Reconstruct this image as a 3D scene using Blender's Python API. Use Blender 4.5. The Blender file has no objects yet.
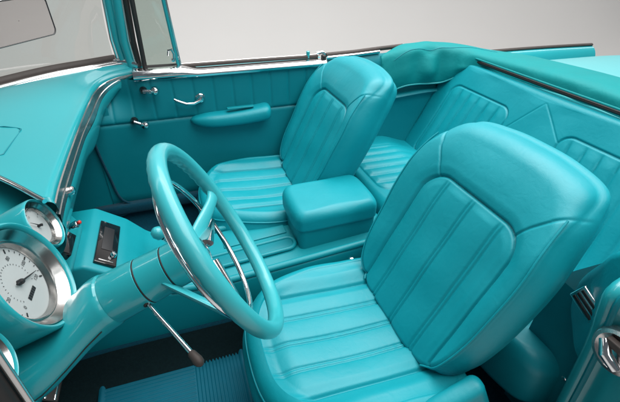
import bpy, bmesh, math, random
from mathutils import Vector, Matrix
random.seed(7)
SC = bpy.context.scene
COL = SC.collection
PI = math.pi
V = Vector

# ------------------------------------------------------------------ materials
def mat(name, col, rough=.5, metal=0., coat=0., coat_rough=.05, spec=.5, bump=None, mottle=0., mscale=6., rvar=0., sheen=0., wrinkle=None):
    """principled material; bump=(kind, scale, strength, distance); mottle = colour variation"""
    m = bpy.data.materials.new(name); m.use_nodes = True
    nt = m.node_tree; b = nt.nodes['Principled BSDF']
    b.inputs['Base Color'].default_value = (*col, 1); b.inputs['Roughness'].default_value = rough
    b.inputs['Metallic'].default_value = metal; b.inputs['Coat Weight'].default_value = coat
    b.inputs['Coat Roughness'].default_value = coat_rough; b.inputs['Specular IOR Level'].default_value = spec
    b.inputs['Sheen Weight'].default_value = sheen
    tc = nt.nodes.new('ShaderNodeTexCoord')
    if mottle or rvar:
        n = nt.nodes.new('ShaderNodeTexNoise'); n.inputs['Scale'].default_value = mscale
        n.inputs['Detail'].default_value = 5; nt.links.new(tc.outputs['Object'], n.inputs['Vector'])
        if mottle:
            mx = nt.nodes.new('ShaderNodeMix'); mx.data_type = 'RGBA'
            mx.inputs['A'].default_value = (*[c*(1-mottle) for c in col], 1)
            mx.inputs['B'].default_value = (*[min(1, c*(1+mottle)) for c in col], 1)
            nt.links.new(n.outputs['Fac'], mx.inputs['Factor']); nt.links.new(mx.outputs['Result'], b.inputs['Base Color'])
        if rvar:
            r = nt.nodes.new('ShaderNodeMapRange'); r.inputs['From Min'].default_value = .3; r.inputs['From Max'].default_value = .7
            r.inputs['To Min'].default_value = max(0, rough-rvar); r.inputs['To Max'].default_value = rough+rvar
            nt.links.new(n.outputs['Fac'], r.inputs['Value']); nt.links.new(r.outputs['Result'], b.inputs['Roughness'])
    if bump:
        kind, sc, st, di = bump
        if kind == 'voronoi':
            t = nt.nodes.new('ShaderNodeTexVoronoi'); t.feature = 'DISTANCE_TO_EDGE'; out = t.outputs['Distance']
        else:
            t = nt.nodes.new('ShaderNodeTexNoise'); t.inputs['Detail'].default_value = 4; out = t.outputs['Fac']
        t.inputs['Scale'].default_value = sc; nt.links.new(tc.outputs['Object'], t.inputs['Vector'])
        bp = nt.nodes.new('ShaderNodeBump'); bp.inputs['Strength'].default_value = st; bp.inputs['Distance'].default_value = di
        nt.links.new(out, bp.inputs['Height']); nt.links.new(bp.outputs['Normal'], b.inputs['Normal'])
        if wrinkle:      # broad soft unevenness under the fine grain
            wn = nt.nodes.new('ShaderNodeTexNoise'); wn.inputs['Scale'].default_value = wrinkle[0]; wn.inputs['Detail'].default_value = 3; wn.inputs['Distortion'].default_value = .8
            nt.links.new(tc.outputs['Object'], wn.inputs['Vector'])
            wb = nt.nodes.new('ShaderNodeBump'); wb.inputs['Strength'].default_value = wrinkle[1]; wb.inputs['Distance'].default_value = wrinkle[2]
            nt.links.new(wn.outputs['Fac'], wb.inputs['Height']); nt.links.new(wb.outputs['Normal'], bp.inputs['Normal'])
    return m

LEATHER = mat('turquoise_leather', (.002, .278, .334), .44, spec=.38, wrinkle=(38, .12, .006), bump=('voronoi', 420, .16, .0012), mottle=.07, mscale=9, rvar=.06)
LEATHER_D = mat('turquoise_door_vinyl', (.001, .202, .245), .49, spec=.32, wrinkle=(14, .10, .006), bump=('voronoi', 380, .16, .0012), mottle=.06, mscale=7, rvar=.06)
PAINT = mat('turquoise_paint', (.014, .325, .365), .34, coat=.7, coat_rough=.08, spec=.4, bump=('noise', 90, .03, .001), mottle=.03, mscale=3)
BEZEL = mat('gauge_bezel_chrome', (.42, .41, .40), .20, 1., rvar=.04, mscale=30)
PAINT_SHEEN = mat('turquoise_paint_sheen', (.10, .42, .45), .5, coat=.3, coat_rough=.3, mottle=.03, mscale=3)  # same body paint, paled: the deck's reflection is put into the colour
PLASTIC = mat('turquoise_wheel_plastic', (.035, .365, .405), .32, coat=.35, coat_rough=.12, spec=.4, mottle=.03, mscale=12, rvar=.04)
CONSOLE = mat('turquoise_console_vinyl', (.002, .255, .300), .46, spec=.36, bump=('voronoi', 520, .10, .001), mottle=.05, mscale=8, rvar=.05)
BOOT = mat('turquoise_boot_vinyl', (.0, .225, .235), .62, spec=.25, wrinkle=(20, .22, .010), bump=('noise', 260, .2, .001), mottle=.10, mscale=7, rvar=.05)
CARPET = mat('teal_carpet', (.001, .062, .100), .95, bump=('noise', 620, .9, .004), mottle=.30, mscale=140, spec=.1, sheen=.1)
CARPET_SHADE = mat('shaded_carpet', (.006, .018, .021), .95, bump=('noise', 620, .9, .004), mottle=.35, mscale=140, spec=.1)  # carpet with the footwell shade put into its colour
MATRUB = mat('blue_rubber', (.0, .105, .158), .6, spec=.2, mottle=.10, mscale=30, rvar=.06, bump=('noise', 300, .15, .001))
CHROME = mat('chrome', (.80, .80, .81), .07, 1., rvar=.03, mscale=30)
SATIN = mat('satin_aluminium', (.60, .58, .57), .22, .95, rvar=.08, mscale=18)
RUBBER = mat('black_rubber', (.012, .011, .011), .55, mottle=.2, mscale=40)
BROWNSEAL = mat('dark_felt_seal', (.045, .034, .030), .6, mottle=.2, mscale=60)
BLACKGLOSS = mat('black_gloss_plastic', (.006, .005, .006), .12, coat=.6, rvar=.03, mscale=30)
BLACK = mat('black_print', (.012, .012, .014), .5, rvar=.02)
DIAL = mat('white_dial', (.40, .42, .42), .5, mottle=.03, mscale=30)
RED = mat('red_plastic', (.55, .03, .02), .3, rvar=.03)
WELT = mat('pale_turquoise_welt', (.03, .40, .42), .45, mottle=.05, mscale=40)
MIRROR = mat('mirror_glass', (.84, .82, .81), .04, 1., rvar=.01, mscale=5)
BACK = mat('studio_grey', (.60, .59, .58), .85, mottle=.02, mscale=1.2, spec=.15)

def glass_mat(name, tint, refl, k=.8):
    m = bpy.data.materials.new(name); m.use_nodes = True; nt = m.node_tree; nt.nodes.clear()
    o = nt.nodes.new('ShaderNodeOutputMaterial'); mx = nt.nodes.new('ShaderNodeMixShader')
    t = nt.nodes.new('ShaderNodeBsdfTransparent'); g = nt.nodes.new('ShaderNodeBsdfGlossy')
    t.inputs['Color'].default_value = (*tint, 1); g.inputs['Roughness'].default_value = .02
    lw = nt.nodes.new('ShaderNodeLayerWeight'); lw.inputs['Blend'].default_value = .25
    n = nt.nodes.new('ShaderNodeTexNoise'); n.inputs['Scale'].default_value = 3
    mul = nt.nodes.new('ShaderNodeMath'); mul.operation = 'MULTIPLY_ADD'; mul.inputs[1].default_value = k; mul.inputs[2].default_value = refl
    nt.links.new(lw.outputs['Fresnel'], mul.inputs[0]); nt.links.new(mul.outputs[0], mx.inputs['Fac'])
    bp = nt.nodes.new('ShaderNodeBump'); bp.inputs['Strength'].default_value = .02; bp.inputs['Distance'].default_value = .02
    nt.links.new(n.outputs['Fac'], bp.inputs['Height']); nt.links.new(bp.outputs['Normal'], g.inputs['Normal'])
    nt.links.new(t.outputs[0], mx.inputs[1]); nt.links.new(g.outputs[0], mx.inputs[2]); nt.links.new(mx.outputs[0], o.inputs['Surface'])
    return m
GLASS = glass_mat('windshield_glass', (.70, .72, .70), .035)
GLASS_V = glass_mat('vent_glass', (.70, .76, .73), .03)
GLASS_G = glass_mat('gauge_glass', (.97, .98, .98), .0, .12)

# ------------------------------------------------------------------ mesh helpers
class MB:
    def __init__(s): s.v = []; s.f = []; s.mi = []; s.mats = []
    def m(s, material):
        if material not in s.mats: s.mats.append(material)
        return s.mats.index(material)
    def add(s, vs, fs, material):
        o = len(s.v); k = s.m(material); s.v += [tuple(p) for p in vs]
        for f in fs: s.f.append(tuple(i+o for i in f)); s.mi.append(k)
    def grid(s, rows, material, closed=False, cap0=False, cap1=False, flip=False):
        n = len(rows[0]); vs = [p for r in rows for p in r]; fs = []
        for i in range(len(rows)-1):
            for j in range(n if closed else n-1):
                a, b, c, d = i*n+j, i*n+(j+1) % n, (i+1)*n+(j+1) % n, (i+1)*n+j
                fs.append((a, d, c, b) if flip else (a, b, c, d))
        if cap0: fs.append(tuple(range(n))[::-1] if not flip else tuple(range(n)))
        if cap1:
            l = (len(rows)-1)*n; fs.append(tuple(l+j for j in range(n)) if not flip else tuple(l+j for j in range(n))[::-1])
        s.add(vs, fs, material)
    def tube(s, path, r, material, n=12, closed=False, caps=True, flat=None):
        """r: number or list; flat=(a,b) makes the cross-section elliptic"""
        path = [V(p) for p in path]; N = len(path); rows = []
        up = None
        for i, p in enumerate(path):
            if closed: t = path[(i+1) % N]-path[i-1]
            else: t = path[min(i+1, N-1)]-path[max(i-1, 0)]
            t.normalize()
            if up is None:
                up = V((0, 0, 1)) if abs(t.z) < .9 else V((1, 0, 0))
            u = (up-t*up.dot(t)).normalized(); w = t.cross(u); up = u
            rr = r[i] if isinstance(r, (list, tuple)) else r
            fa, fb = flat or (1, 1)
            rows.append([p+u*rr*fa*math.cos(2*PI*k/n)+w*rr*fb*math.sin(2*PI*k/n) for k in range(n)])
        if closed: rows.append(rows[0])
        s.grid(rows, material, closed=True, cap0=caps and not closed, cap1=caps and not closed)
    def lathe(s, prof, origin, axis, material, n=64, up=(0, 1, 0)):
        """prof: list of (t along axis, radius)"""
        ax = V(axis).normalized(); u = V(up); u = (u-ax*u.dot(ax)).normalized(); w = ax.cross(u); o = V(origin)
        rows = [[o+ax*t+(u*math.cos(2*PI*k/n)+w*math.sin(2*PI*k/n))*max(r, 1e-5) for k in range(n)] for t, r in prof]
        s.grid(rows, material, closed=True)
    def box(s, c, size, material, bev=.004, rot=None, seg=3):
        bm = bmesh.new(); bmesh.ops.create_cube(bm, size=1)
        bmesh.ops.scale(bm, vec=size, verts=bm.verts)
        if bev: bmesh.ops.bevel(bm, geom=bm.edges[:], offset=bev, segments=seg, profile=.5, affect='EDGES')
        M = Matrix.Translation(c) @ (rot.to_4x4() if rot else Matrix())
        bm.transform(M); s.bm(bm, material)
    def bm(s, bm, material):
        bm.verts.ensure_lookup_table(); bm.verts.index_update()
        s.add([v.co[:] for v in bm.verts], [[v.index for v in f.verts] for f in bm.faces], material); bm.free()
    def poly(s, pts, thick, nrm, material, bev=.002):
        """flat polygon extruded by thick against nrm with bevelled edges"""
        bm = bmesh.new(); vs = [bm.verts.new(p) for p in pts]; f = bm.faces.new(vs)
        e = bmesh.ops.extrude_face_region(bm, geom=[f]); nv = [g for g in e['geom'] if isinstance(g, bmesh.types.BMVert)]
        bmesh.ops.translate(bm, vec=V(nrm).normalized()*-thick, verts=nv)
        bmesh.ops.recalc_face_normals(bm, faces=bm.faces[:])
        if bev: bmesh.ops.bevel(bm, geom=bm.edges[:], offset=bev, segments=2, profile=.5, affect='EDGES')
        s.bm(bm, material)
    def build(s, name, parent=None, smooth=True, angle=40, recalc=True):
        me = bpy.data.meshes.new(name); me.from_pydata(s.v, [], s.f); 
        for m in s.mats: me.materials.append(m)
        me.polygons.foreach_set('material_index', s.mi)
        if recalc:
            bm = bmesh.new(); bm.from_mesh(me); bmesh.ops.recalc_face_normals(bm, faces=bm.faces[:]); bm.to_mesh(me); bm.free()
        if smooth:
            me.polygons.foreach_set('use_smooth', [True]*len(me.polygons))
            me.set_sharp_from_angle(angle=math.radians(angle))
        me.update()
        o = bpy.data.objects.new(name, me); COL.objects.link(o)
        if parent: o.parent = parent
        return o

def cr(pts, n, closed=False):
    """Catmull-Rom through points, n samples evenly spaced by length"""
    P = [V(p) for p in pts]; N = len(P); out = []
    segs = N if closed else N-1
    for i in range(segs):
        if closed: a, b, c, d = P[i-1], P[i], P[(i+1) % N], P[(i+2) % N]
        else: b, c = P[i], P[i+1]; a = P[i-1] if i else b*2-c; d = P[i+2] if i+2 < N else c*2-b
        for k in range(24):
            t = k/24
            out.append(.5*((2*b)+(c-a)*t+(2*a-5*b+4*c-d)*t*t+(3*b-a-3*c+d)*t**3))
    if not closed: out.append(P[-1].copy())
    L = [0]; M = len(out)
    for i in range(1, M+(1 if closed else 0)): L.append(L[-1]+(out[i % M]-out[i-1]).length)
    res = []; j = 0
    for k in range(n):
        s = L[-1]*k/(n if closed else n-1)
        while j < len(L)-2 and L[j+1] < s: j += 1
        t = (s-L[j])/max(L[j+1]-L[j], 1e-9); res.append(out[j % M].lerp(out[(j+1) % M], min(1, t)))
    return res
def cr_rows(rows, n):
    cols = [cr([r[j] for r in rows], n) for j in range(len(rows[0]))]
    return [[c[i] for c in cols] for i in range(n)]
def smooth(x, a, b):
    t = min(1, max(0, (x-a)/(b-a))); return t*t*(3-2*t)
def seg_d(p, q, a, b):
    ax, ay = a; bx, by = b; dx, dy = bx-ax, by-ay
    t = max(0, min(1, ((p-ax)*dx+(q-ay)*dy)/(dx*dx+dy*dy))); return math.hypot(p-ax-dx*t, q-ay-dy*t)
def rrect(p, q, cx, cy, hx, hy, r):
    dx, dy = abs(p-cx)-hx+r, abs(q-cy)-hy+r
    return math.hypot(max(dx, 0), max(dy, 0))+min(max(dx, dy), 0)-r
def poly_path_d(p, q, pts): return min(seg_d(p, q, pts[i], pts[i+1]) for i in range(len(pts)-1))

def pillow(mb, outline, center, face, thick, rf, rb, to_world, material, nth=560, ns=110, seam=None, seam_mat=None, wall=None, fade=.03, keep=False):
    """upholstered body: outline = closed 2-D curve, face(a,b)=height of the front, rounded front and back edges"""
    O = cr([(a, b, 0) for a, b in outline], nth, True); c = V((*center, 0)); rows = []
    RF = [rf(o.y) if callable(rf) else rf for o in O]
    E0 = []
    for o, r_ in zip(O, RF):
        p = o+(c-o).normalized()*r_; E0.append(face(p.x, p.y) if keep else 0.)
    def ring(efn, dfn):
        r = []
        for o, r_, e0 in zip(O, RF, E0):
            p = o+(c-o).normalized()*efn(r_); r.append((p.x, p.y, dfn(r_, e0)))
        return r
    for i in range(ns):
        k = (i+.02)/ns
        r = []
        for o, r_ in zip(O, RF):
            L = (o-c).length; kk = k*(1-r_/L); p = c+(o-c)*kk; ed = (1-kk)*L-r_
            r.append((p.x, p.y, face(p.x, p.y)*(1 if keep else smooth(ed, -.012, fade))))
        rows.append(r)
    nf = 10
    for i in range(nf+1):
        t = PI/2*i/nf; rows.append(ring(lambda q: q*(1-math.sin(t)), lambda q, e: e-q*(1-math.cos(t))))
    nw = 8
    for i in range(1, nw):
        t = i/nw; rows.append(ring(lambda q: -(wall or 0)*math.sin(PI*t), lambda q, e: (e-q)*(1-t)+(-thick+rb)*t))
    for i in range(nf+1):
        t = PI/2*i/nf; rows.append(ring(lambda q: rb*(1-math.cos(t)), lambda q, e: -thick+rb*(1-math.sin(t))))
    for k in (.7, .4, .1, .002): rows.append([(c.x+(o.x-c.x)*k*.8, c.y+(o.y-c.y)*k*.8, -thick) for o in O])
    mb.grid([[to_world(*p) for p in r] for r in rows], material, closed=True, flip=True)
    if seam is not None:
        d, rad, e = seam
        mb.tube([to_world(*(o+(c-o).normalized()*e)[:2], d) for o in O[::4]], rad, seam_mat or material, n=8, closed=True)

# ------------------------------------------------------------------ tagging
def tag(o, label=None, cat=None, group=None, kind=None):
    for k, x in (('label', label), ('category', cat), ('group', group), ('kind', kind)):
        if x: o[k] = x
    return o
def copy_tree(o, parent):
    c = o.copy(); COL.objects.link(c); c.parent = parent
    for ch in list(o.children): copy_tree(ch, c)
    return c

CAR = bpy.data.objects.new('convertible_car', None); COL.objects.link(CAR)
tag(CAR, 'turquoise vintage convertible with its top folded, turquoise leather seats and chrome trim', 'car')

# ------------------------------------------------------------------ setting: studio backdrop
mb = MB(); prof = [(-9, 0), (3.6, 0)]+[(3.6+1.5*math.sin(t*PI/16), 1.5-1.5*math.cos(t*PI/16)) for t in range(1, 9)]+[(5.1, 7)]
mb.grid([[(-14, y, z) for y, z in prof], [(14, y, z) for y, z in prof]], BACK)
tag(mb.build('studio_floor', angle=80), kind='structure')
mb = MB(); prof = [(7.0, .004)]+[(7.0+1.5*math.sin(t*PI/16), 1.504-1.5*math.cos(t*PI/16)) for t in range(1, 9)]+[(8.5, 7)]  # unseen side wall, added as grey for mirror and chrome to reflect
mb.grid([[(x, -9, z) for x, z in prof], [(x, 3.5, z) for x, z in prof]], BACK)
tag(mb.build('studio_wall', angle=80), kind='structure')

# ------------------------------------------------------------------ floor of the car
mb = MB()
rows = []
for i in range(41):
    y = -.74+1.50*i/40
    tun = .20*math.exp(-((y-.07)/.17)**4)
    r = []
    for x, z in ((-.98, .78), (-.86, .66), (-.74, .52), (-.64, .38), (-.55, .30), (-.40, .265), (-.1, .26), (.3, .26), (.7, .26), (.80, .30), (.86, .36), (1.6, .36)):
        side = .15*smooth(abs(y), .66, .74)
        r.append((x, y, z+max(tun, side)*smooth(x, -.95, -.3)))
    rows.append(r)
mb.grid(rows, CARPET); mb.build('carpet', CAR, angle=80)
# shadow under the column, painted as a dark sheet over the carpet
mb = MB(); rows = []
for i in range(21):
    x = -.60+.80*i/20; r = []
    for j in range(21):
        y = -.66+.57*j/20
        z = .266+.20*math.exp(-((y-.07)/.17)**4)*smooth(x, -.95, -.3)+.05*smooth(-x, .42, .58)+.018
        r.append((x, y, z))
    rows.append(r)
mb.grid(rows, CARPET_SHADE); mb.build('carpet_shade', CAR, angle=80)

# ------------------------------------------------------------------ front seats
def back_frame(lean):
    s, c_ = math.sin(lean), math.cos(lean)
    O = V((.44, 0, .56)); A = V((0, -1, 0)); B = V((s, 0, c_)); N = V((-c_, 0, s))
    def tw(a, b, d):
        # the shell bows slightly back towards its top
        bow = -.05*max(0, b-.30)**2/.0625*.35
        return O+A*a+B*b+N*(d+bow)
    return tw
def dstitch(x, h=.0034):
    return -h*(math.exp(-((x-.0056)/.0032)**2)+math.exp(-((x+.0056)/.0032)**2))+h*.4*math.exp(-(x/.0034)**2)
SEAM = [(.205, .50), (.190, .465), (.194, .40), (.196, .31), (.192, .20), (.180, .12), (.150, .060)]
def back_face(a, b):
    di = rrect(a, b, 0, .165, .168, .232, .07)          # pleated insert
    d = .006*smooth(di, -.006, .030)+.020*smooth(abs(a+.008), .13, .225)*(1-.75*smooth(b, .36, .50))-.012*smooth(b, .44, .56)
    d += .002*math.sin(13*a+2)*math.sin(9*b)
    if di < 0:
        k = smooth(-di, .004, .028)
        for g in (-.098, 0, .098): d += dstitch(a-g)*k
        t = (a/.098) % 1.0
        d += .0042*(1-abs(2*t-1)**2.4)*k
    d -= .0075*math.exp(-(di/.0036)**2)
    for sg in (-1, 1):
        l = poly_path_d(a, b, [(sg*.140, .388), (sg*.160, .420), (sg*.185, .452), (sg*.205, .495), (sg*.23, .53)])
        d -= .0036*math.exp(-(l/.0030)**2)
    # soft wrinkles near the base
    d += .0012*math.sin(37*a+21*b)*smooth(.2-b, 0, .2)+.0014*math.sin(23*a-31*b+1)*math.sin(9*b+14*a)
    return d
seat = None
mb = MB()
mb.box((.28, 0, .35), (.40, .42, .14), LEATHER_D, .02)
mb.box((.24, 0, .27), (.40, .36, .04), BLACK, .004)
seat = mb.build('front_seat', CAR)
# cushion
def cush_tw(a, b, d):
    # a lateral (towards the driver door +), b = forwards, d = up
    x = .50-b; z = .592+d+.030*(b-.25)/.25*.6-.03*smooth(b, .34, .45)
    return V((x, -a, z))
def cush_face(a, b):
    di = rrect(a, b, 0, .17, .155, .262, .07)
    d = .018*smooth(di, 0, .045)-.016*smooth(di, .05, .12)-.022
    if di < 0:
        k = smooth(-di, .004, .03)
        for g in (-.0775, 0, .0775): d += dstitch(a-g, .0036)*k+.00028*math.sin(2*PI*b/.028+3*math.sin(27*b+g*50))*math.exp(-((a-g)/.015)**2)*k
        t = (a/.0775) % 1.0
        d += .0050*(1-abs(2*t-1)**2.4)*k
    d -= .009*math.exp(-(di/.0046)**2)
    d -= .012*math.exp(-((a/.12)**2+((b-.18)/.16)**2))
    d += .0016*math.sin(30*a+14*b)*math.sin(11*b-9*a)
    return d
mb = MB()
pillow(mb, [(-.245, -.02), (-.262, .12), (-.258, .23), (-.215, .355), (-.13, .428), (0, .446), (.13, .428), (.215, .355), (.258, .23), (.262, .12), (.245, -.02), (.12, -.045), (-.12, -.045)],
       (0, .22), cush_face, .155, .036, .03, cush_tw, LEATHER, nth=860, ns=150, seam=(-.030, .0034, .001), wall=.012)
o = mb.build('seat_cushion', seat, angle=70, recalc=False)
# backrest
mb = MB()
tw = back_frame(math.radians(27))
OUT = [(-.165, .005), (-.212, .05), (-.236, .14), (-.246, .25), (-.247, .34), (-.240, .42), (-.224, .49), (-.188, .542), (-.09, .560), (0, .563), (.09, .559), (.177, .539), (.205, .490), (.218, .42), (.229, .34), (.229, .25), (.220, .14), (.198, .05), (.155, .005), (.09, -.01), (-.09, -.01)]
def back_rf(b): return .016+.040*smooth(b, .43, .54)
pillow(mb, OUT, (0, .25), back_face, .128, back_rf, .040, tw, LEATHER, nth=860, ns=150, wall=.012, keep=True)
for sg in (-1, 1):
    sp = OUT[11:19] if sg > 0 else [OUT[(7-k)] for k in range(8)]
    mb.tube([tw(p.x-sg*.004, p.y, back_face(p.x-sg*.012, p.y)-.0022) for p in cr([(x, y, 0) for x, y in sp], 60)[8:]], .0026, LEATHER, 8)
mb.build('backrest', seat, angle=70, recalc=False)
# hinge covers
for sg in (-1, 1):
    mb = MB()
    mb.box((.455 if sg > 0 else .485, sg*-.258, .540 if sg > 0 else .515), (.18 if sg > 0 else .11, .048, .13 if sg > 0 else .07), LEATHER, .021, Matrix.Rotation(math.radians(-24), 3, 'Y'), seg=5)
    mb.lathe([(0, .009), (.006, .009), (.009, .006), (.010, 0)], (.425, -.2815, .560) if sg > 0 else (.440, .262, .556), (0, -1, 0) if sg > 0 else (-.5, 0, 1), CHROME, 24, up=(0, 0, 1))
    mb.build('hinge_cover', seat)
seat.location = (0, -.385, 0)
tag(seat, 'driver seat nearest the camera, behind the steering wheel')
pseat = copy_tree(seat, CAR); pseat.location = (-.045, .415, 0)
tag(pseat, 'passenger seat beside the far door')

# ------------------------------------------------------------------ rear seat
mb = MB(); mb.box((1.12, 0, .41), (.56, 1.30, .12), LEATHER_D, .02)
rear = mb.build('rear_seat', CAR)
def rtw(a, b, d):
    l = math.radians(25); return V((1.09, .07, .50))+V((0, -1, 0))*a+V((math.sin(l), 0, math.cos(l)))*b+V((-math.cos(l), 0, math.sin(l)))*d
def rear_face(a, b):
    d = 0.
    for sg in (-1, 1):
        di = rrect(a-sg*.10*(.39-b), b, sg*.315, .205, .192, .190, .055)
        if di < 0:
            w = .060; t = ((a-sg*.10*(.39-b))/w+.2) % 1.0
            k = smooth(-di, 0, .045); x_ = (t if t < .5 else t-1)*w
            d += (.0045*(1-abs(2*t-1)**2.2)-.0035*math.exp(-(x_/.0055)**2))*k
        d -= .005*math.exp(-(di/.0038)**2)
    for l in (seg_d(a, b, (-.006, .462), (-.130, .29)), seg_d(a, b, (.0, .462), (.125, .36))): d -= .0018*math.exp(-(l/.0032)**2)
    d += .0015*math.sin(17*a+5*b)+.001*math.sin(31*a-22*b)
    return d
mb = MB()
pillow(mb, [(-.635, 0), (-.640, .2), (-.632, .44), (-.60, .495), (-.4, .505), (0, .506), (.4, .505), (.66, .495), (.705, .44), (.715, .2), (.71, -.17), (.4, -.15), (-.4, -.02)],
       (0, .22), rear_face, .14, .035, .02, rtw, LEATHER, nth=1400, ns=170)
mb.build('backrest', rear, angle=70, recalc=False)
def rc_tw(a, b, d): return V((1.14-b, .04-a, .575+d-.05*smooth(.2-b, 0, .2)+.02*b))
def rc_face(a, b):
    d = 0
    for sg in (-1, 1):
        di = rrect(a, b, sg*.36, .22, .20, .21, .05)
        if di < 0:
            w = .062; t = (a/w+.5) % 1.0
            d += (.008*(1-abs(2*t-1)**2.2)-.003*(math.exp(-(t/.09)**2)+math.exp(-((t-1)/.09)**2)))*smooth(-di, 0, .03)
        d -= .006*math.exp(-(di/.0045)**2)
    return d
mb = MB()
pillow(mb, [(-.70, 0), (-.71, .2), (-.69, .40), (-.6, .462), (-.3, .48), (0, .47), (.3, .48), (.6, .462), (.69, .40), (.71, .2), (.70, 0), (.3, -.02), (-.3, -.02)],
       (0, .22), rc_face, .17, .05, .02, rc_tw, LEATHER, nth=800, ns=110)
mb.build('seat_cushion', rear, angle=70, recalc=False)

# ------------------------------------------------------------------ dashboard
W_ = cr([(-.86, .24, 1.0), (-.845, .29, 1.0), (-.80, .36, 1.0), (-.71, .52, 1.0), (-.59, .65, 1.0), (-.46, .765, 1.0), (-.31, .815, 1.003), (-.16, .815, 1.012)], 90)
E_ = cr([(-.318, -.135, .954), (-.323, -.05, .955), (-.326, .12, .957), (-.328, .34, .957), (-.326, .56, .958), (-.318, .650, .964), (-.290, .715, .976), (-.230, .752, .990), (-.135, .766, 1.0)], 90)
mb = MB(); tops = []; lows = []; edge = []; trim_top = []; trim_bot = []
for i in range(90):
    w, e = W_[i], E_[i]; t = i/89
    d = E_[min(i+1, 89)]-E_[max(i-1, 0)]; n = V((d.y, -d.x, 0)).normalized()   # towards the cabin
    if n.x < 0 and t < .9: n = -n
    bul = .06*(1-smooth(t, 0, .30))
    row = []
    for k in range(22):
        u = k/21; p = w.lerp(e, u); p.y += bul*4*u*(1-u)*(.5+u*.6); p.z += .016*math.sin(PI*min(1, u*1.05))*(1-.5*t); row.append(p)
    e = row[-1]; R = .017
    for k in range(1, 9):
        a = k/8*math.radians(95); row.append(e+n*R*math.sin(a)+V((0, 0, -R*(1-math.cos(a)))))
    tops.append(row); edge.append(row[21]+n*.012+V((0, 0, -.002)))
    h = (1+.30*smooth(t, .45, .70))*(1 if t < .74 else max(.03, 1-(t-.74)/.25))
    q = row[-1]; tt = q-n*.0005; tb = q-n*(.001+.002*h)+V((0, 0, -.056*h))
    trim_top.append(tt); trim_bot.append(tb)
    lo = [tb+n*.002, tb+n*(.005)+V((0, 0, -.010*h)), tb-n*.004*h+V((0, 0, -.045*h)), tb-n*.016*h+V((0, 0, -.075*h)), tb-n*.05+V((0, 0, -.092*h)), tb-n*.14+V((0, 0, -.09*h)), tb-n*.30+V((0, 0, -.07*h))]
    lows.append(cr(lo, 24))
mb.grid(tops, PAINT); mb.grid(lows, PAINT)
# near end drop of the padded top down to the cluster cowl
r0 = tops[0]; mb.grid([r0, [p+V((.004, -.006, -.010)) for p in r0], [p+V((.000, .010, -.022)) for p in r0], [p+V((-.02, .06, -.035)) for p in r0]], PAINT)
# cowl under the gauges
rows = []
for i in range(40):
    y = .10-.88*i/39; r = []
    for x, z in ((-.90, .94), (-.70, .93), (-.50, .91), (-.42, .89), (-.385, .86), (-.370, .81), (-.355, .765), (-.340, .730), (-.335, .712), (-.338, .700), (-.350, .685), (-.375, .665), (-.42, .65), (-.6, .66)):
        r.append((x, y, z))
    rows.append(cr(r, 40))
mb.grid(rows, PAINT)
dash = mb.build('dashboard', CAR, angle=50)
mb = MB(); rows = []
for a, b in zip(trim_top, trim_bot):
    m_ = a.lerp(b, .5); rows.append([a, a.lerp(b, .06)+V((.003, 0, 0)), a.lerp(b, .42)+V((.004, 0, 0)), a.lerp(b, .47)-V((.003, 0, 0)), a.lerp(b, .53)-V((.003, 0, 0)), a.lerp(b, .58)+V((.004, 0, 0)), a.lerp(b, .94)+V((.003, 0, 0)), b])
mb.grid(rows, SATIN); mb.build('trim_strip', dash, angle=30)
mb = MB(); mb.tube([p+V((.004, -.010, -.006)) for p in r0[6:22]], .0055, CHROME, 10); mb.build('hood_bead', dash)
# speaker outline on the dash top
mb = MB()
def dz(x, y): return .9905
c0 = [(-.66, .275), (-.435, .25), (-.44, .07), (-.56, .15)]
pts = [V((x, y, 0)) for x, y in c0]; path = []
for i in range(4):
    a, b = pts[i], pts[(i+1) % 4]; path += [a.lerp(b, k/16) for k in range(1, 16)]
def surf_z(x, y):
    best = min((( (p.x-x)**2+(p.y-y)**2), p.z) for r in tops for p in r[:22]); return best[1]
mb.tube([V((p.x, p.y, surf_z(p.x, p.y)+.0006)) for p in path], .0016, LEATHER_D, 6, closed=True); mb.build('speaker_cover', dash)
# small switches on the lower dash
mb = MB(); mb.box((-.335, -.07, .775), (.03, .085, .022), BLACKGLOSS, .003, Matrix.Rotation(math.radians(50), 3, 'Y')); mb.build('switch_panel', dash)
mb = MB(); mb.lathe([(0, .006), (.02, .006), (.021, .010), (.034, .010), (.038, .007), (.039, 0)], (-.345, .0, .775), (.9, -.1, .45), CHROME, 24)
mb.lathe([(.0, .005), (.004, .005), (.006, .003), (.0065, 0)], (-.309, -.004, .7935), (.9, -.1, .45), RED, 24); mb.build('dash_knob', dash)
mb = MB(); mb.lathe([(0, .007), (.014, .007), (.016, .011), (.030, .011), (.033, .008), (.034, 0)], (-.324, .0, .885), (.95, -.1, .2), CHROME, 24); mb.build('dash_knob', dash)

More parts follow.
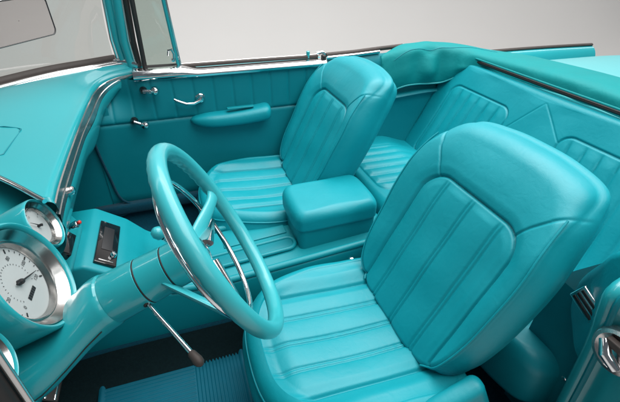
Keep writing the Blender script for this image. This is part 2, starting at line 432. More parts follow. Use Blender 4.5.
# gauges
def text_mesh(txt, size, M):
    cu = bpy.data.curves.new('numeral', 'FONT'); cu.body = txt; cu.size = size; cu.align_x = 'CENTER'; cu.align_y = 'CENTER'
    ob = bpy.data.objects.new('numeral', cu); COL.objects.link(ob)
    bpy.context.view_layer.update()
    me = bpy.data.meshes.new_from_object(ob.evaluated_get(bpy.context.evaluated_depsgraph_get()))
    vs = [M @ v.co for v in me.vertices]; fs = [tuple(p.vertices) for p in me.polygons]
    bpy.data.objects.remove(ob); bpy.data.curves.remove(cu); bpy.data.meshes.remove(me)
    return vs, fs
def gauge(c, R, length, numerals, a0, a1, ndl, tilt=22, yaw=0, label=None):
    ax = V((math.cos(math.radians(tilt))*math.cos(math.radians(yaw)), -math.sin(math.radians(yaw)), math.sin(math.radians(tilt)))); c = V(c)
    r = R
    mb = MB(); mb.lathe([(-length, r*.92), (-.03, r*1.0), (-.008, r*1.0), (-.002, r*.985), (0, r*.955), (-.002, r*.925), (-.008, r*.905), (-.03, r*.89)], c, ax, PAINT, 96)
    pod = mb.build('gauge', CAR, angle=60)
    if label: tag(pod, label)
    mb = MB(); mb.lathe([(-.10*r, r*.90), (-.07*r, r*.885), (-.09*r, r*.86), (-.20*r, r*.77), (-.22*r, r*.74), (-.21*r, r*.72), (-.22*r, r*.70), (-.32*r, r*.665)], c, ax, BEZEL, 96); mb.build('bezel', pod, angle=35)
    # dial: local frame u (towards passenger side from the driver = right), v up
    u = V((0, 0, 1)).cross(ax).normalized(); v = ax.cross(u); o = c+ax*(-.33*r)
    mb = MB(); mb.lathe([(-.001, r*.70), (0, r*.69), (.0005, r*.5), (.0005, 0)], o, ax, DIAL, 72)
    n = len(numerals); rd = r*.455
    def P(a, rad, h): a = math.radians(a); return o+u*math.sin(a)*rad+v*math.cos(a)*rad+ax*h
    for k, s in enumerate(numerals):
        a = a0+(a1-a0)*k/max(1, n-1)
        ct = P(a, rd, .0016); M = Matrix((( u.x, v.x, ax.x, ct.x), (u.y, v.y, ax.y, ct.y), (u.z, v.z, ax.z, ct.z), (0, 0, 0, 1)))
        mb.add(*text_mesh(s, r*.095, M), BLACK)
    steps = (n-1)*(4 if r > .08 else 2)
    for k in range(steps+1):
        a = a0+(a1-a0)*k/steps; big = k % (4 if r > .08 else 2) == 0
        p0, p1 = P(a, r*.63, .0014), P(a, r*(.55 if big else .59), .0014); t = (p1-p0).normalized(); w = ax.cross(t)*(r*.014 if big else r*.007)
        mb.add([p0-w, p0+w, p1+w, p1-w], [(0, 1, 2, 3)], BLACK)
    if r > .08:      # odometer window and a fine inner scale
        for i in range(6):
            ct = P(180, r*.29, .0012)+u*(i-2.5)*r*.055; hw, hh = u*r*.024, v*r*.040
            mb.add([ct-hw-hh, ct+hw-hh, ct+hw+hh, ct-hw+hh], [(0, 1, 2, 3)], BLACK)
        for k in range(0, 25):
            a = a0+(a1-a0)*k/24; p0, p1 = P(a, r*.36, .0012), P(a, r*.335, .0012); w = ax.cross((p1-p0).normalized())*r*.005
            mb.add([p0-w, p0+w, p1+w, p1-w], [(0, 1, 2, 3)], BLACK)
    mb.build('dial', pod, angle=40)
    mb = MB(); p0, p1 = P(ndl, -r*.12, .006), P(ndl, r*.50, .006)
    mb.tube([p0, p0.lerp(p1, .5), p1], [r*.022, r*.016, r*.006], BLACK, 6)
    mb.lathe([(.0, r*.05), (.008, r*.05), (.011, r*.035), (.012, 0)], o, ax, BLACK, 24); mb.build('needle', pod)
    mb = MB(); mb.lathe([(-.20*r, r*.715), (-.185*r, r*.4), (-.18*r, .0)], c, ax, GLASS_G, 48); mb.build('gauge_glass', pod)
    return pod
gauge((-.300, -.350, .914), .108, .20, ['0', '20', '40', '60', '80', '100', '120'], -125, 125, 112, label='large speedometer in the middle pod')
gauge((-.316, -.178, .915), .058, .20, ['E', '1/2', 'F'], -70, 70, -40, label='small gauge in the pod farthest from the camera')
gauge((-.328, -.532, .912), .060, .20, ['C', '160', 'H'], -70, 70, 10, label='small gauge in the pod nearest the camera')

# ------------------------------------------------------------------ steering column, wheel
TW = math.radians(26.2)
AX = V((math.cos(TW), 0, math.sin(TW)))                # towards the driver
WC = V((.034, -.369, .927)); WN = V((-math.sin(TW), 0, math.cos(TW))); WY = V((0, 1, 0))
CD = V((math.cos(math.radians(21.5)), 0, math.sin(math.radians(21.5))))   # column axis
HUB = WC-AX*.045
mb = MB()
mb.lathe([(-.02, .0), (-.02, .042), (-.025, .045), (-.0675, .0455), (-.0685, .0445), (-.0715, .0445), (-.0725, .046), (-.1225, .0482), (-.1235, .0472), (-.1265, .0472), (-.1275, .0486), (-.195, .0512), (-.200, .0500), (-.202, .049)], HUB, CD, PAINT, 80)
rows = []
for s, r in ((-.196, .049), (-.199, .0525), (-.21, .0545), (-.23, .0580), (-.26, .064), (-.30, .074), (-.35, .086), (-.42, .098), (-.50, .108)):
    c = HUB+CD*s+V((0, -.016, -.030))*smooth(-s, .200, .36); u = V((-CD.z, 0, CD.x))
    fl = smooth(-s, .198, .30)*.50
    rows.append([c+V((0, 1, 0))*math.cos(2*PI*k/80)*r+u*math.sin(2*PI*k/80)*r*(1-fl*abs(math.sin(2*PI*k/80))) for k in range(80)])
mb.grid(cr_rows(rows, 40), PAINT, closed=True)
colm = mb.build('steering_column', CAR, angle=30)
mb = MB(); wv = CD.cross(V((0, 1, 0))).normalized(); pa = []
for s, r in ((-.225, .0576), (-.26, .0647), (-.30, .0747), (-.35, .0867), (-.42, .0987)): pa.append(HUB+V((0, -.016, -.030))*smooth(-s, .200, .36)+CD*s+(V((0, -1, 0))*math.cos(.25)-V((-CD.z, 0, CD.x))*math.sin(.25)*(1-smooth(-s, .198, .30)*.12))*r)
mb.tube(pa, .0013, BLACK, 6); mb.build('column_seam', colm)
for s, r in ((-.070, .0447), (-.125, .0474)):
    mb = MB(); mb.lathe([(s-.0016, r), (s-.0008, r+.0006), (s+.0008, r+.0006), (s+.0016, r)], HUB, CD, BLACK, 80); mb.build('seam_ring', colm)
# turn signal lever
mb = MB(); L0 = HUB-CD*.125+V((0, -.043, -.022)); L1 = V((-.052, -.528, .800))
path = [L0, L0.lerp(L1, .3), L0.lerp(L1, .7), L1]
mb.tube(path, [.0040, .0040, .0046, .0052], CHROME, 12)
mb.lathe([(0, .009), (.004, .009), (.006, .005)], L0-(L1-L0).normalized()*.004, L1-L0, RUBBER, 20)
lever = mb.build('turn_signal_lever', CAR)
dd = (L1-L0).normalized(); mb = MB(); mb.lathe([(-.012, .0052), (-.008, .0075), (.008, .0095), (.016, .0085), (.021, .004), (.022, 0)], L1, dd, BROWNSEAL, 20); mb.build('lever_tip', lever)
# wheel
HUB = WC-AX*.060
mb = MB()
mb.lathe([(-.05, .038), (-.02, .042), (.000, .046), (.006, .044), (.010, .034), (.012, 0)], HUB, AX, PLASTIC, 48)
wheel = mb.build('steering_wheel', CAR)
mb = MB(); path = []; rad = []
for k in range(240):
    a = 2*PI*k/240; path.append(WC+WY*math.cos(a)*.200+WN*math.sin(a)*.200)
rows = []
for k in range(241):
    a = 2*PI*(k % 240)/240; e = WY*math.cos(a)+WN*math.sin(a); row = []
    grip = smooth(math.sin(a), -.2, .1)
    for j in range(20):
        b = 2*PI*j/20; back = max(0, -math.sin(b)*.75-math.cos(b)*.3)
        rr = .0160+.0011*grip*math.sin(a*46)*back
        row.append(WC+e*(.200+rr*math.cos(b)*1.0)+AX*(rr*math.sin(b)*1.05))
    rows.append(row)
mb.grid(rows, PLASTIC, closed=True); mb.build('rim', wheel, angle=70)
def wp(a, r, h): return WC+(WY*math.cos(a)+WN*math.sin(a))*r+AX*h
for a in (-.06, 3.62):
    mb = MB(); rows = []
    for i in range(13):
        t = i/12; r = (.025+.168*t) if a < 1 else (.034+.159*t); h = (-.062+.058*t*t*(3-2*t)) if a < 1 else (-.128+.120*t); w = ((.022-.010*t) if a < 1 else (.038-.014*t))+.010*max(0, t-.75)**2*16; th = .009
        tan = -WY*math.sin(a)+WN*math.cos(a); c = wp(a, r, h)
        rows.append([c+tan*w*math.cos(2*PI*j/16)*(1)+AX*th*math.sin(2*PI*j/16) for j in range(16)])
    mb.grid(rows, PLASTIC, closed=True, cap0=True, cap1=True); mb.build('spoke', wheel, angle=70)
mb = MB(); path = [wp(2*PI*k/96, .157, -.036) for k in range(96)]
mb.tube(path, .0060, CHROME, 10, closed=True)
for a in (-.28, 3.92):
    mb.tube([wp(a, .030, -.044), wp(a, .09, -.040), wp(a, .157, -.036)], [.015, .012, .008], CHROME, 12, flat=(.6, 1.3))
mb.build('horn_ring', wheel)
mb = MB(); mb.lathe([(.008, .036), (.014, .035), (.019, .028), (.022, .014), (.0225, 0)], HUB, AX, CHROME, 48); mb.build('horn_button', wheel)

# ------------------------------------------------------------------ console
CY, CH = .075, .150
def prism_y(mb, prof, y0, y1, material, bev=.006):
    bm = bmesh.new(); vs = [bm.verts.new((x, y0, z)) for x, z in prof]; f = bm.faces.new(vs)
    e = bmesh.ops.extrude_face_region(bm, geom=[f]); nv = [g for g in e['geom'] if isinstance(g, bmesh.types.BMVert)]
    bmesh.ops.translate(bm, vec=(0, y1-y0, 0), verts=nv); bmesh.ops.recalc_face_normals(bm, faces=bm.faces[:])
    bmesh.ops.bevel(bm, geom=bm.edges[:], offset=bev, segments=3, profile=.5, affect='EDGES'); mb.bm(bm, material)
mb = MB()
prism_y(mb, [(-.42, .700), (-.315, .700), (-.235, .640), (-.185, .580), (-.12, .535), (.0, .522), (.62, .566), (.64, .555), (.64, .30), (-.42, .30)], CY-CH, CY+CH, CONSOLE, .010)
# side rails
for y in (CY-CH+.012, CY+CH-.012):
    mb.tube([(-.12, y, .540), (0, y, .527), (.2, y, .541), (.4, y, .556), (.60, y, .570)], .012, CONSOLE, 12)
# arm rest box
mb.box((.440, .090, .590), (.275, .200, .14), CONSOLE, .020, seg=5)
cons = mb.build('center_console', CAR, angle=45)
def lid_face(a, b): return .004+.006*math.cos(a*9)*math.cos(b*7)
mb = MB()
pillow(mb, [(-.095, -.14), (-.108, -.11), (-.110, 0), (-.108, .11), (-.095, .14), (-.05, .15), (.05, .15), (.095, .14), (.108, .11), (.110, 0), (.108, -.11), (.095, -.14), (.05, -.15), (-.05, -.15)], (0, 0), lid_face, .066, .034, .012,
       lambda a, b, d: V((.438+b, .090-a, .684+d+.02*b)), LEATHER, nth=280, ns=50, wall=.0, keep=True)
mb.build('armrest', cons, angle=70, recalc=False)
# inlay and shifter recess on the console top
mb = MB()
def cz(x): return .522+.071*x
def plate(x0, x1, y0, y1, h, m_, bev=.003): mb.box(((x0+x1)/2, (y0+y1)/2, cz((x0+x1)/2)+h), (x1-x0, y1-y0, .006), m_, bev, Matrix.Rotation(-math.atan(.071), 3, 'Y'))
plate(.06, .285, .10, .195, .002, CONSOLE)
mb.build('console_inlay', cons)
mb = MB(); rows = []
mb.box((.14, .035, cz(.14)+.004), (.30, .050, .010), LEATHER_D, .004, Matrix.Rotation(-math.atan(.071), 3, 'Y'))
mb.build('shifter_slot', cons)
mb = MB(); P0 = [(-.01, .035), (.26, .035)]
pth = []
for k in range(60):
    a = 2*PI*k/60; x = .14+(.125 if math.cos(a) > 0 else -.125)+.03*math.cos(a); y = .035+.03*math.sin(a); pth.append((x, y, cz(x)+.008))
mb.tube(pth, .007, CONSOLE, 10, closed=True); mb.build('shifter_rim', cons)
mb = MB(); mb.tube([(-.05, .09, .53), (-.09, .09, .57), (-.125, .09, .625)], [.007, .006, .006], CHROME, 12)
mb.lathe([(-.02, .008), (-.015, .016), (0, .021), (.014, .018), (.022, .008), (.023, 0)], (-.135, .09, .648), (-.45, 0, .9), PLASTIC, 28); mb.build('gear_lever', cons)
# stereo in the console tower
mb = MB(); a = V((-.315, 0, .700)); b = V((-.235, 0, .640)); d = (b-a).normalized(); n = V((-d.z, 0, d.x)); 
if n.z < 0: n = -n
rot = Matrix((d, V((0, 1, 0)), n)).transposed()
c = a.lerp(b, .50)+V((0, CY-.025, 0))+n*.001
mb.box(c, (.060, .200, .016), BLACKGLOSS, .003, rot); st = mb.build('stereo', CAR)
mb = MB(); mb.box(c+n*.0085+d*-.002+V((0, .015, 0)), (.030, .11, .002), BLACK, .0006, rot); mb.build('stereo_display', st)
mb = MB(); mb.lathe([(0, .009), (.010, .0085), (.013, .006), (.0135, 0)], c+n*.008+d*.016+V((0, -.060, 0)), n, CHROME, 28); mb.build('stereo_knob', st)
mb = MB(); mb.box(c+n*.0085+d*.0+V((0, -.088, 0)), (.040, .005, .003), SATIN, .001, rot); mb.build('stereo_slot', st)

# ------------------------------------------------------------------ far door
DY = .70
mb = MB()
# panel with vertical pleats above the seam
rows = []
nx = 260
for i in range(nx+1):
    x = -.36+1.02*i/nx; r = []
    for z in [.40+.02*k for k in range(19)]+[.775, .782, .788, .792, .798, .806]+[.82+.012*k for k in range(13)]:
        y = DY
        if z > .793:
            t = ((x+.02)/.082) % 1.0; k = smooth(z, .793, .806)
            y += -.0014*(1-abs(2*t-1)**4)*k+.0026*(math.exp(-(t/.05)**2)+math.exp(-((t-1)/.05)**2))*k
        y += .006*math.exp(-((z-.792)/.004)**2)
        y += .02*smooth(.45-z, 0, .06)+.055*smooth(-x, .12, .25)*smooth(z, .80, .90)
        r.append((x, y, z))
    rows.append(r)
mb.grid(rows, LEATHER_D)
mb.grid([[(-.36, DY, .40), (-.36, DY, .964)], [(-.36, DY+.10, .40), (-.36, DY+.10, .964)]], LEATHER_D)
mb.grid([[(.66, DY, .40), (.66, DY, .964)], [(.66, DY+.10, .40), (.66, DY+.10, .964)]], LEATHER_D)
# outer skin and bottom
mb.box((.15, .80, .675), (1.02, .05, .60), PAINT, .012)
door = mb.build('door', CAR, angle=50)
mb = MB()
prof = [(.706, .955), (.690, .960), (.684, .972), (.686, .988), (.696, .998), (.715, 1.003), (.735, 1.002), (.745, .995)]
rows = []
for i in range(40):
    x = -.155+.80*i/39; r = []
    sh = smooth(x, .02, .10); 
    for y, z in cr([(0, y, z) for y, z in prof], 16) and [(p.y, p.z) for p in cr([(0, y, z) for y, z in prof], 16)]:
        r.append((x, y, .955+(z-.955)*(1-.30*sh)-.004*(x-.2)))
    rows.append(r)
mb.grid(rows, CHROME); mb.build('belt_molding', door, angle=60)
mb = MB()
mb.tube([(.03, .735, .998), (.3, .735, .997), (.62, .735, .994)], .008, BROWNSEAL, 10)
mb.tube([(.03, .752, 1.000), (.3, .752, .999), (.64, .752, .996)], .005, SATIN, 10)
mb.build('window_seal', door)
mb = MB()   # rest shaped like a boat hull
rows = []
for i in range(41):
    t = i/40; x = .03+.355*t; e = max(.02, (1-(1-min(1, t/.30))**2)**.5*(1-max(0, (t-.90)/.10)**2)**.5)
    c = V((x, DY-.005, .779+.012*t-.010*math.sin(PI*t))); ry = .066*e*(.70+.30*t); rz = .036*e*(.80+.20*t)
    rows.append([c+V((0, -ry*max(0, math.cos(2*PI*k/28))**.7 if math.cos(2*PI*k/28) > 0 else .01, rz*math.copysign(abs(math.sin(2*PI*k/28))**.7, math.sin(2*PI*k/28)))) for k in range(28)])
mb.grid(rows, LEATHER, closed=True, cap0=True, cap1=True); mb.build('armrest', door, angle=70)
mb = MB(); mb.box((.245, DY-.030, .822), (.115, .022, .006), CONSOLE, .002); mb.build('armrest_slot', door)
def crank(base, knob):
    mb = MB(); b, e = V(base), V(knob)
    mb.lathe([(0, .015), (.006, .015), (.012, .012), (.020, .010), (.021, 0)], b, (0, -1, 0), BLACKGLOSS, 28, up=(0, 0, 1))
    o = V((0, -.020, 0)); mb.tube([b+o, b.lerp(e, .5)+V((0, -.026, .002)), e+V((0, -.028, 0))], [.008, .0075, .009], CHROME, 12)
    mb.lathe([(.018, .010), (.024, .016), (.036, .018), (.046, .013), (.049, .006), (.0495, 0)], e, (-.1, -1, .2), CHROME, 28, up=(0, 0, 1))
    return mb.build('window_crank', door)
crank((-.130, DY-.003, .925), (-.083, DY-.003, .920)); crank((-.190, DY-.003, .805), (-.147, DY-.003, .785))
mb = MB(); b = V((.085, DY-.003, .870))
mb.lathe([(0, .020), (.004, .020), (.010, .014), (.022, .011), (.025, 0)], b, (0, -1, 0), CHROME, 28, up=(0, 0, 1))
mb.tube([b+V((0, -.020, 0)), b+V((-.03, -.026, -.012)), b+V((-.06, -.028, -.010)), b+V((-.095, -.026, .006)), b+V((-.105, -.022, .012))], [.009, .0065, .006, .006, .005], CHROME, 12); mb.build('door_handle', door)
# vent window
mb = MB(); P = [(-.118, 1.0), (.022, 1.0), (.000, 1.36), (-.105, 1.40)]
mb.tube([(.022, .735, .995), (.010, .735, 1.2), (.000, .735, 1.38)], .0085, PAINT, 12, flat=(1, 1))
mb.tube([(.030, .728, .995), (.018, .728, 1.2), (.008, .728, 1.38)], .0042, CHROME, 10)
mb.tube([(-.108, .735, 1.0), (-.104, .735, 1.2), (-.098, .735, 1.38)], .009, RUBBER, 10)
mb.tube([(-.11, .735, 1.004), (.02, .735, 1.002)], .007, RUBBER, 10)
vw = mb.build('vent_window', door)
mb = MB(); mb.poly([(x, .737, z) for x, z in P], .004, (0, -1, 0), GLASS_V, 0); mb.build('vent_glass', door)
mb = MB(); mb.tube([(-.012, .727, 1.045), (-.008, .715, 1.065), (.004, .712, 1.068), (.010, .716, 1.05), (.006, .72, 1.022)], .0045, CHROME, 10)
mb.lathe([(0, .008), (.012, .007), (.014, 0)], (.004, .729, 1.026), (0, -1, 0), CHROME, 20, up=(0, 0, 1)); mb.build('vent_latch', door)
mb = MB(); mb.box((.640, .712, .965), (.016, .03, .075), RUBBER, .004); mb.tube([(.615, .735, 1.006), (.64, .735, 1.010), (.655, .735, 1.0)], .008, CHROME, 10); mb.build('door_end_seal', door)
mb = MB(); mb.lathe([(-.01, .008), (.016, .008), (.019, .005), (.020, 0)], (.575, .735, 1.0), (0, 0, 1), PAINT, 20); mb.build('lock_button', door)

# kick panel ahead of the door
mb = MB(); rows = []
for i in range(16):
    t = i/15
    rows.append([(-.90+.62*u, DY+.012-.015*math.sin(PI*u), .30+.66*t) for u in [k/15 for k in range(16)]])
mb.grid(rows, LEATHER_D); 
mb.tube(cr([(-.365, DY-.004, .93), (-.362, DY-.004, .74), (-.345, DY-.006, .58), (-.315, DY-.008, .44), (-.20, DY-.008, .405)], 30), .005, CARPET, 8)
mb.build('kick_panel', CAR, angle=60)
# sill
mb = MB(); mb.box((.2, DY+.03, .40), (1.3, .12, .05), CARPET, .015); mb.build('door_sill', CAR)

# ------------------------------------------------------------------ windshield
GB = cr([(-.90, -.20, 1.0), (-.885, .06, 1.0), (-.84, .30, 1.0), (-.75, .50, 1.0), (-.62, .66, 1.0), (-.47, .785, 1.003), (-.33, .835, 1.008), (-.225, .838, 1.018)], 60)
GT = cr([(-.62, -.20, 1.42), (-.61, .06, 1.42), (-.57, .30, 1.42), (-.50, .50, 1.42), (-.41, .64, 1.42), (-.31, .735, 1.42), (-.235, .775, 1.42), (-.175, .785, 1.42)], 60)
mb = MB(); rows = []
for a, b in zip(GB, GT):
    rows.append([a.lerp(b, k/16)+V((0, 0, 0))+(V((-.02, .02, 0))*math.sin(PI*k/16)) for k in range(17)])
mb = MB()
mb.tube([p+V((.006, -.008, .004)) for p in GB], .018, BROWNSEAL, 12)
mb.tube([p+V((.030, -.026, -.004)) for p in GB], .013, SATIN, 12, flat=(.7, 1.3))
mb.tube([p+V((.052, -.046, -.008)) for p in GB], .008, CHROME, 10)
mb.tube([p+V((.0, .0, .012)) for p in GT], .022, PAINT, 12)
ws = mb.build('windshield', CAR, angle=60)
mb = MB(); mb.grid(rows, GLASS); mb.build('windshield_glass', ws, angle=80)
# pillar: bundle of painted and bright mouldings
mb = MB()
def pil(y, sgn, m):
    m.tube([(-.155, sgn*.790, 1.0), (-.162, sgn*.785, 1.1), (-.150, sgn*.775, 1.25), (-.140, sgn*.765, 1.42)], .022, PAINT, 16, flat=(1, 1.3))
    m.tube([(-.185, sgn*.805, 1.010), (-.192, sgn*.80, 1.1), (-.185, sgn*.79, 1.25), (-.172, sgn*.78, 1.42)], .016, PAINT, 12)
    m.tube([(-.205, sgn*.820, 1.015), (-.210, sgn*.815, 1.1), (-.200, sgn*.80, 1.25), (-.186, sgn*.79, 1.42)], .010, CHROME, 12)
    m.tube([(-.170, sgn*.790, 1.010), (-.178, sgn*.785, 1.1), (-.170, sgn*.775, 1.25), (-.158, sgn*.765, 1.42)], .005, CHROME, 12)
    m.tube([(-.128, sgn*.755, 1.005), (-.130, sgn*.752, 1.1), (-.122, sgn*.748, 1.25), (-.113, sgn*.742, 1.42)], .010, RUBBER, 12)
    m.tube([(-.140, sgn*.762, 1.005), (-.146, sgn*.760, 1.1), (-.137, sgn*.754, 1.25), (-.128, sgn*.748, 1.42)], .006, SATIN, 12)
pil(.8, 1, mb)
mb.tube(cr([(-.22, .82, 1.012), (-.185, .80, 1.014), (-.15, .775, 1.012), (-.125, .755, 1.006)], 14), .016, CHROME, 12)
mb.build('windshield_pillar', CAR, angle=60)
# near pillar foot with its door seal
mb = MB(); mb.box((-.232, -.765, .92), (.07, .06, .46), PAINT, .012)
mb.tube([(-.190, -.748, 1.20), (-.188, -.750, 1.1), (-.186, -.750, .7)], .011, RUBBER, 12); mb.tube([(-.176, -.744, 1.20), (-.174, -.746, 1.1), (-.172, -.746, .7)], .0035, SATIN, 10)
mb.build('door_frame', CAR)
# rear-view mirror
mb = MB(); mc = V((-.290, .03, 1.282)); md = V((.86, -.50, .07)).normalized(); mu = V((0, 0, 1)).cross(md).normalized(); mv = md.cross(mu)
def mpt(a, b, d): return mc+mu*a+mv*b+md*d
OUTM = []
for cx, cy, a0 in ((.080, .027, 0), (-.080, .027, 90), (-.080, -.027, 180), (.080, -.027, 270)):
    for k in range(12): OUTM.append(V((cx*(1 if cy > 0 else .97)+.014*math.cos(math.radians(a0+k*90/11)), cy+.014*math.sin(math.radians(a0+k*90/11)), 0)))
mb.grid([[mpt(p.x*k, p.y*k, d) for p in OUTM] for k, d in ((.93, .0), (.97, .002), (1, 0), (1, -.006), (.9, -.016), (.4, -.022), (.01, -.022))], BLACK, closed=True)
mb.tube([mpt(0, .02, -.02), mpt(.0, .08, -.04), mpt(0, .16, -.10)], .007, CHROME, 10)
mir = mb.build('rear_view_mirror', CAR, angle=50)
mb = MB(); mb.grid([[mpt(p.x*k, p.y*k, .0012) for p in OUTM] for k in (.94, .5, .01)], MIRROR, closed=True); mb.build('mirror_glass', mir)

# ------------------------------------------------------------------ rear quarter trim, far side
mb = MB(); rows = []
for i in range(30):
    x = .66+.70*i/29; r = []
    for z, y in ((.36, .70), (.60, .70), (.73, .69), (.765, .685), (.785, .66), (.792, .672), (.80, .70), (.86, .705), (.95, .71), (.985, .73)):
        r.append((x, y, z+.015*smooth(x, .9, 1.2)))
    rows.append(cr(r, 40))
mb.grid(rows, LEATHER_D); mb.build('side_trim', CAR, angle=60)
mb = MB(); mb.tube([(.66, .735, .996), (.80, .74, .998), (.92, .745, 1.003), (1.05, .745, 1.008)], .010, BROWNSEAL, 10)
mb.tube([(.66, .715, .988), (.80, .72, .990), (.92, .725, .994)], .008, CHROME, 10); mb.build('belt_rail', CAR)
# boot cover: side arm with hanging flap, then across behind the seat
CTRL = [  # centre spine (x, y) and section offsets, far side first
]
mb = MB(); rows = []
spine = cr([(.925, .715, 0), (1.02, .715, 0), (1.13, .715, 0), (1.23, .70, 0), (1.32, .64, 0), (1.37, .53, 0), (1.40, .38, 0), (1.415, .15, 0), (1.415, -.15, 0), (1.40, -.45, 0), (1.36, -.64, 0), (1.25, -.72, 0)], 150)
random.seed(3)
for i, p in enumerate(spine):
    t = i/149; d = spine[min(i+1, 149)]-spine[max(i-1, 0)]; d.normalize(); n = V((d.y, -d.x, 0))       # to the inside of the car at the side = -y
    if i < 5: n = V((0, -1, 0))
    flap = 1-smooth(t, .16, .30)
    end = smooth(t, 0, .075)**.6
    wr = (.006*math.sin(55*t+1)+.003*math.sin(97*t+2))*(.15+.85*flap)
    top = 1.018+.004*math.sin(14*t)
    ow = .055+.115*smooth(t, .2, .36)       # outer half width
    fl = 1-flap; top -= .012*fl
    sec = [(-ow-.05, top-.070+.02*fl), (-ow, top-.028+.012*fl), (-ow*.5, top-.004), (0, top+wr*.6), (.035, top-.008+.003*fl), (.055, top-.028-wr+.008*fl), (.062+.004*flap+wr, top-.060-.004*flap), (.062+.014*flap+wr*1.8, top-.066-.052*flap), (.058+.004*flap, top-.070-.100*flap), (.048, top-.074-(.104+.008*math.sin(60*t))*flap)]
    r = []
    for a, z in sec: r.append(V((p.x, p.y, 0))+n*a*(.35+.65*end)+V((0, 0, z-(1-end)*.045)))
    rows.append(cr(r, 60))
mb.grid(rows, BOOT, cap0=True)
boot = mb.build('boot_cover', CAR, angle=70)
mb = MB(); mb.tube([r[57]+V((0, 0, -.002)) for r in rows[2:]], .0042, WELT, 8); 
mb.tube([r[30]+V((0, 0, .0005)) for r in rows[4:46]], .0014, LEATHER_D, 6); mb.build('welt', boot)
# bright and dark strip between boot and seat top
mb = MB(); mb.tube([(1.318, y, .964) for y in [.66-.05*k for k in range(28)]], .007, RUBBER, 8)
mb.tube([(1.312, y, .977) for y in [.58-.05*k for k in range(25)]], .004, BOOT, 8); mb.build('seat_top_seal', CAR)
# rear deck, fin and outer quarter
mb = MB(); rows = []
for i in range(30):
    x = 1.42+1.25*i/29
    rows.append([(x, y, .965-.012*(x-1.5)-.11*(abs(y)/.8)**3-.02*smooth(x, 2.2, 2.7)) for y in [-.86+1.72*k/40 for k in range(41)]])
mb.grid(rows, PAINT_SHEEN); deck = mb.build('rear_deck', CAR, angle=60)
for sg in (1, -1):
    mb = MB(); rows = []
    for i in range(40):
        x = 1.35+1.05*i/39; t = i/39
        top = .914-.010*t+.006*math.sin(PI*t); r = []
        if sg < 0: top -= .04
        for y, z in ((.78, top-.16), (.80, top-.05), (.825, top-.010), (.85, top), (.875, top-.012), (.90, top-.07), (.92, top-.25), (.90, .45)): r.append((x, sg*y, z))
        rows.append(cr(r, 30))
    mb.grid(rows, PAINT, cap1=True); fin = mb.build('tail_fin', CAR, angle=60)
    mb = MB(); mb.tube([(1.60+.80*k/20, sg*.85, (.917 if sg > 0 else .877)-.010*(.25+.80*k/20)/1.10+.006*math.sin(PI*(.25+.80*k/20)/1.10)) for k in range(21)], .012, BROWNSEAL, 10, flat=(.7, 1)); mb.build('fin_trim', fin)

# ------------------------------------------------------------------ near side: quarter trim, ash tray, door jamb, striker
mb = MB()
def q_tw(a, b, d):       # a = y, b = z on the forward facing end of the trim, d = forwards
    return V((.705-d+.55*smooth(a+.70, 0, .12)*.08+.10*max(0, .80-b), a, b))
pillow(mb, [(-.735, 1.0), (-.66, .945), (-.625, .875), (-.603, .82), (-.598, .775), (-.606, .725), (-.632, .695), (-.665, .665), (-.70, .655), (-.76, .66), (-.78, .80), (-.775, .95)],
       (-.685, .82), lambda a, b: .0, .55, .016, .02, q_tw, LEATHER, nth=260, ns=40)
qt = mb.build('quarter_trim', CAR, angle=70)
mb = MB(); mb.grid([[(.765+.012*math.sin(z*9), y, z) for z in [.28+.03*k for k in range(17)]] for y in [-.74+.02*k for k in range(11)]], LEATHER_D)
mb.grid([[(x, -.54, z) for z in [.28+.03*k for k in range(17)]] for x in (.772, .9, 1.1)], LEATHER_D)
mb.build('lower_quarter_trim', CAR)
# ash tray
mb = MB(); ac = q_tw(-.655, .800, .001); rot = Matrix.Rotation(math.radians(25), 3, 'X')
mb.box(ac, (.010, .066, .046), CHROME, .003, rot); ash = mb.build('ash_tray', qt)
mb = MB()
for k in range(3): mb.box(ac+rot @ V((-.005, 0, -.013+.013*k)), (.003, .054, .0075), BLACK, .001, rot)
mb.build('ash_tray_slots', qt)
mb = MB(); mb.lathe([(0, .008), (.004, .007), (.006, .004), (.0062, 0)], (.758, -.665, .548), (-1, 0, 0), CHROME, 20); mb.build('screw', qt)
# jamb: the end face of the body behind the open driver door
mb = MB()
J = cr([(.72, -.700, .922), (.684, -.700, .912), (.666, -.700, .89), (.672, -.700, .84), (.690, -.700, .76), (.702, -.700, .66), (.712, -.700, .52), (.72, -.70, .36)], 40)
rows = []
for p in J:
    rows.append(cr([p+V((.05, .012, 0)), p+V((.010, .010, 0)), p+V((0, .004, 0)), p+V((-.004, -.006, 0)), p+V((0, -.016, 0)), p+V((.012, -.026, 0)), p+V((.014, -.040, 0)), p+V((.008, -.052, 0)), p+V((.010, -.10, 0)), p+V((.014, -.19, 0)), p+V((.03, -.21, 0)), p+V((.30, -.22, 0))], 50))
mb.grid(rows, PAINT); 
top = rows[0]; mb.grid([top, [p+V((.03, .0, .014)) for p in top], [p+V((.3, 0, .012)) for p in top]], PAINT)
jamb = mb.build('door_jamb', CAR, angle=60)
mb = MB(); mb.tube([p+V((.004, -.020, 0)) for p in J], .006, LEATHER_D, 8); mb.build('jamb_seal', jamb)
sc_ = V((.676, -.756, .797)); sn = V((-1, 0, .1)).normalized()
mb = MB(); mb.lathe([(-.01, .046), (.004, .046), (.010, .042), (.012, .035), (.008, .031), (.006, .02), (.006, 0)], sc_, sn, SATIN, 48)
stk = mb.build('striker', jamb, angle=35)
m2 = MB(); m2.tube([sc_+sn*.014+V((0, .022, .012)), sc_+sn*.026+V((0, .004, -.004)), sc_+sn*.016+V((0, -.016, -.024))], [.009, .011, .009], CHROME, 12)
m2.box(sc_+sn*.012+V((0, .004, .016)), (.014, .030, .016), BROWNSEAL, .003); m2.build('striker_pin', jamb)

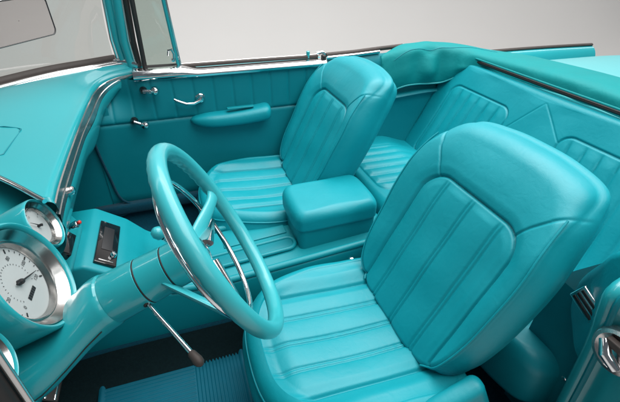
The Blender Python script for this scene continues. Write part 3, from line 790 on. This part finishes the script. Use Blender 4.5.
# seat belt boss / wheelhouse seen between the seats
mb = MB(); mb.box((.81, -.55, .50), (.08, .085, .19), LEATHER_D, .036, Matrix.Rotation(math.radians(20), 3, 'Y'), seg=5); mb.build('wheel_house', CAR)
# underside of the body so nothing is open from the side
mb = MB(); mb.box((.35, 0, .22), (3.6, 1.50, .06), BLACK, .02); mb.build('underbody', CAR)
# brake pedal
mb = MB(); mb.box((-.47, -.18, .415), (.07, .115, .016), RUBBER, .004, Matrix.Rotation(math.radians(40), 3, 'Y')); ped = mb.build('brake_pedal', CAR)
mb = MB(); rp = Matrix.Rotation(math.radians(40), 3, 'Y')
for k in (-1, 0, 1): mb.box(V((-.47, -.18, .415))+rp @ V((.024*k, 0, .009)), (.005, .108, .004), CHROME, .001, rp)
mb.build('pedal_trim', ped)

# ------------------------------------------------------------------ floor mat (lies on the carpet: its own thing)
mb = MB(); X0, X1, Y0, Y1, Z = -.375, .06, -.56, -.085, .295
rows = []; nxm, nym = 300, 220
for i in range(nxm+1):
    x = X0+(X1-X0)*i/nxm; r = []
    for j in range(nym+1):
        y = Y0+(Y1-Y0)*j/nym
        e = min(x-X0, X1-x, y-Y0, Y1-y); z = Z
        if e > .018:
            if x < -.10: z += -.002+.003*(.5+.5*math.sin(y*2*PI/.0125))
            else: z += -.002+.003*(.5+.5*math.sin(x*2*PI/.0105))
        else: z += .004*math.sin(PI*min(1, e/.018))
        z += .02*math.exp(-((y-.0)/.06)**2)
        r.append((x, y, z))
    rows.append(r)
mb.grid(rows, MATRUB)
bt = [[(x, y, z-.012) for x, y, z in r] for r in (rows[0], rows[-1])]
mb.grid([rows[0], bt[0]], MATRUB); mb.grid([rows[-1], bt[1]], MATRUB); mb.grid([[r[0] for r in rows], [(r[0][0], r[0][1], Z-.012) for r in rows]], MATRUB); mb.grid([[r[-1] for r in rows], [(r[-1][0], r[-1][1], Z-.012) for r in rows]], MATRUB)
fm = mb.build('floor_mat', angle=60)
tag(fm, 'ribbed blue rubber floor mat lying in the driver footwell', 'floor mat')

# ------------------------------------------------------------------ light, world, camera
w = bpy.data.worlds.new('World'); SC.world = w; w.use_nodes = True
w.node_tree.nodes['Background'].inputs['Color'].default_value = (.80, .90, 1, 1); w.node_tree.nodes['Background'].inputs['Strength'].default_value = .13
def area(name, loc, target, sx, sy, power, col=(1, 1, 1)):
    l = bpy.data.lights.new(name, 'AREA'); l.shape = 'RECTANGLE'; l.size = sx; l.size_y = sy; l.energy = power; l.color = col
    o = bpy.data.objects.new(name, l); COL.objects.link(o); o.location = loc
    o.rotation_euler = (V(target)-V(loc)).to_track_quat('-Z', 'Y').to_euler(); return o
area('overhead_softbox', (1.0, .0, 3.1), (.6, 0, .6), 3.8, 2.4, 158, (1, .99, .98))
area('front_softbox', (1.2, -3.6, 3.0), (.5, 0, .7), 2.4, 1.6, 22, (1, .99, .98))
area('backdrop_light', (2.2, 1.7, 4.9), (2.2, 5.1, 1.2), 14, 1.2, 370, (1, .985, .965))
cam = bpy.data.cameras.new('camera'); co = bpy.data.objects.new('camera', cam); COL.objects.link(co)
cam.sensor_width = 36; cam.lens = 401.7/620*36; cam.clip_start = .02; cam.clip_end = 200
co.location = (0, -1.021, 1.418)
yw, pt = math.radians(18.4), math.radians(32.67)
fwd = V((math.sin(yw)*math.cos(pt), math.cos(yw)*math.cos(pt), -math.sin(pt)))
co.rotation_euler = fwd.to_track_quat('-Z', 'Y').to_euler()
SC.camera = co
SC.view_settings.view_transform = 'Standard'; SC.view_settings.look = 'None'; SC.view_settings.exposure = 0
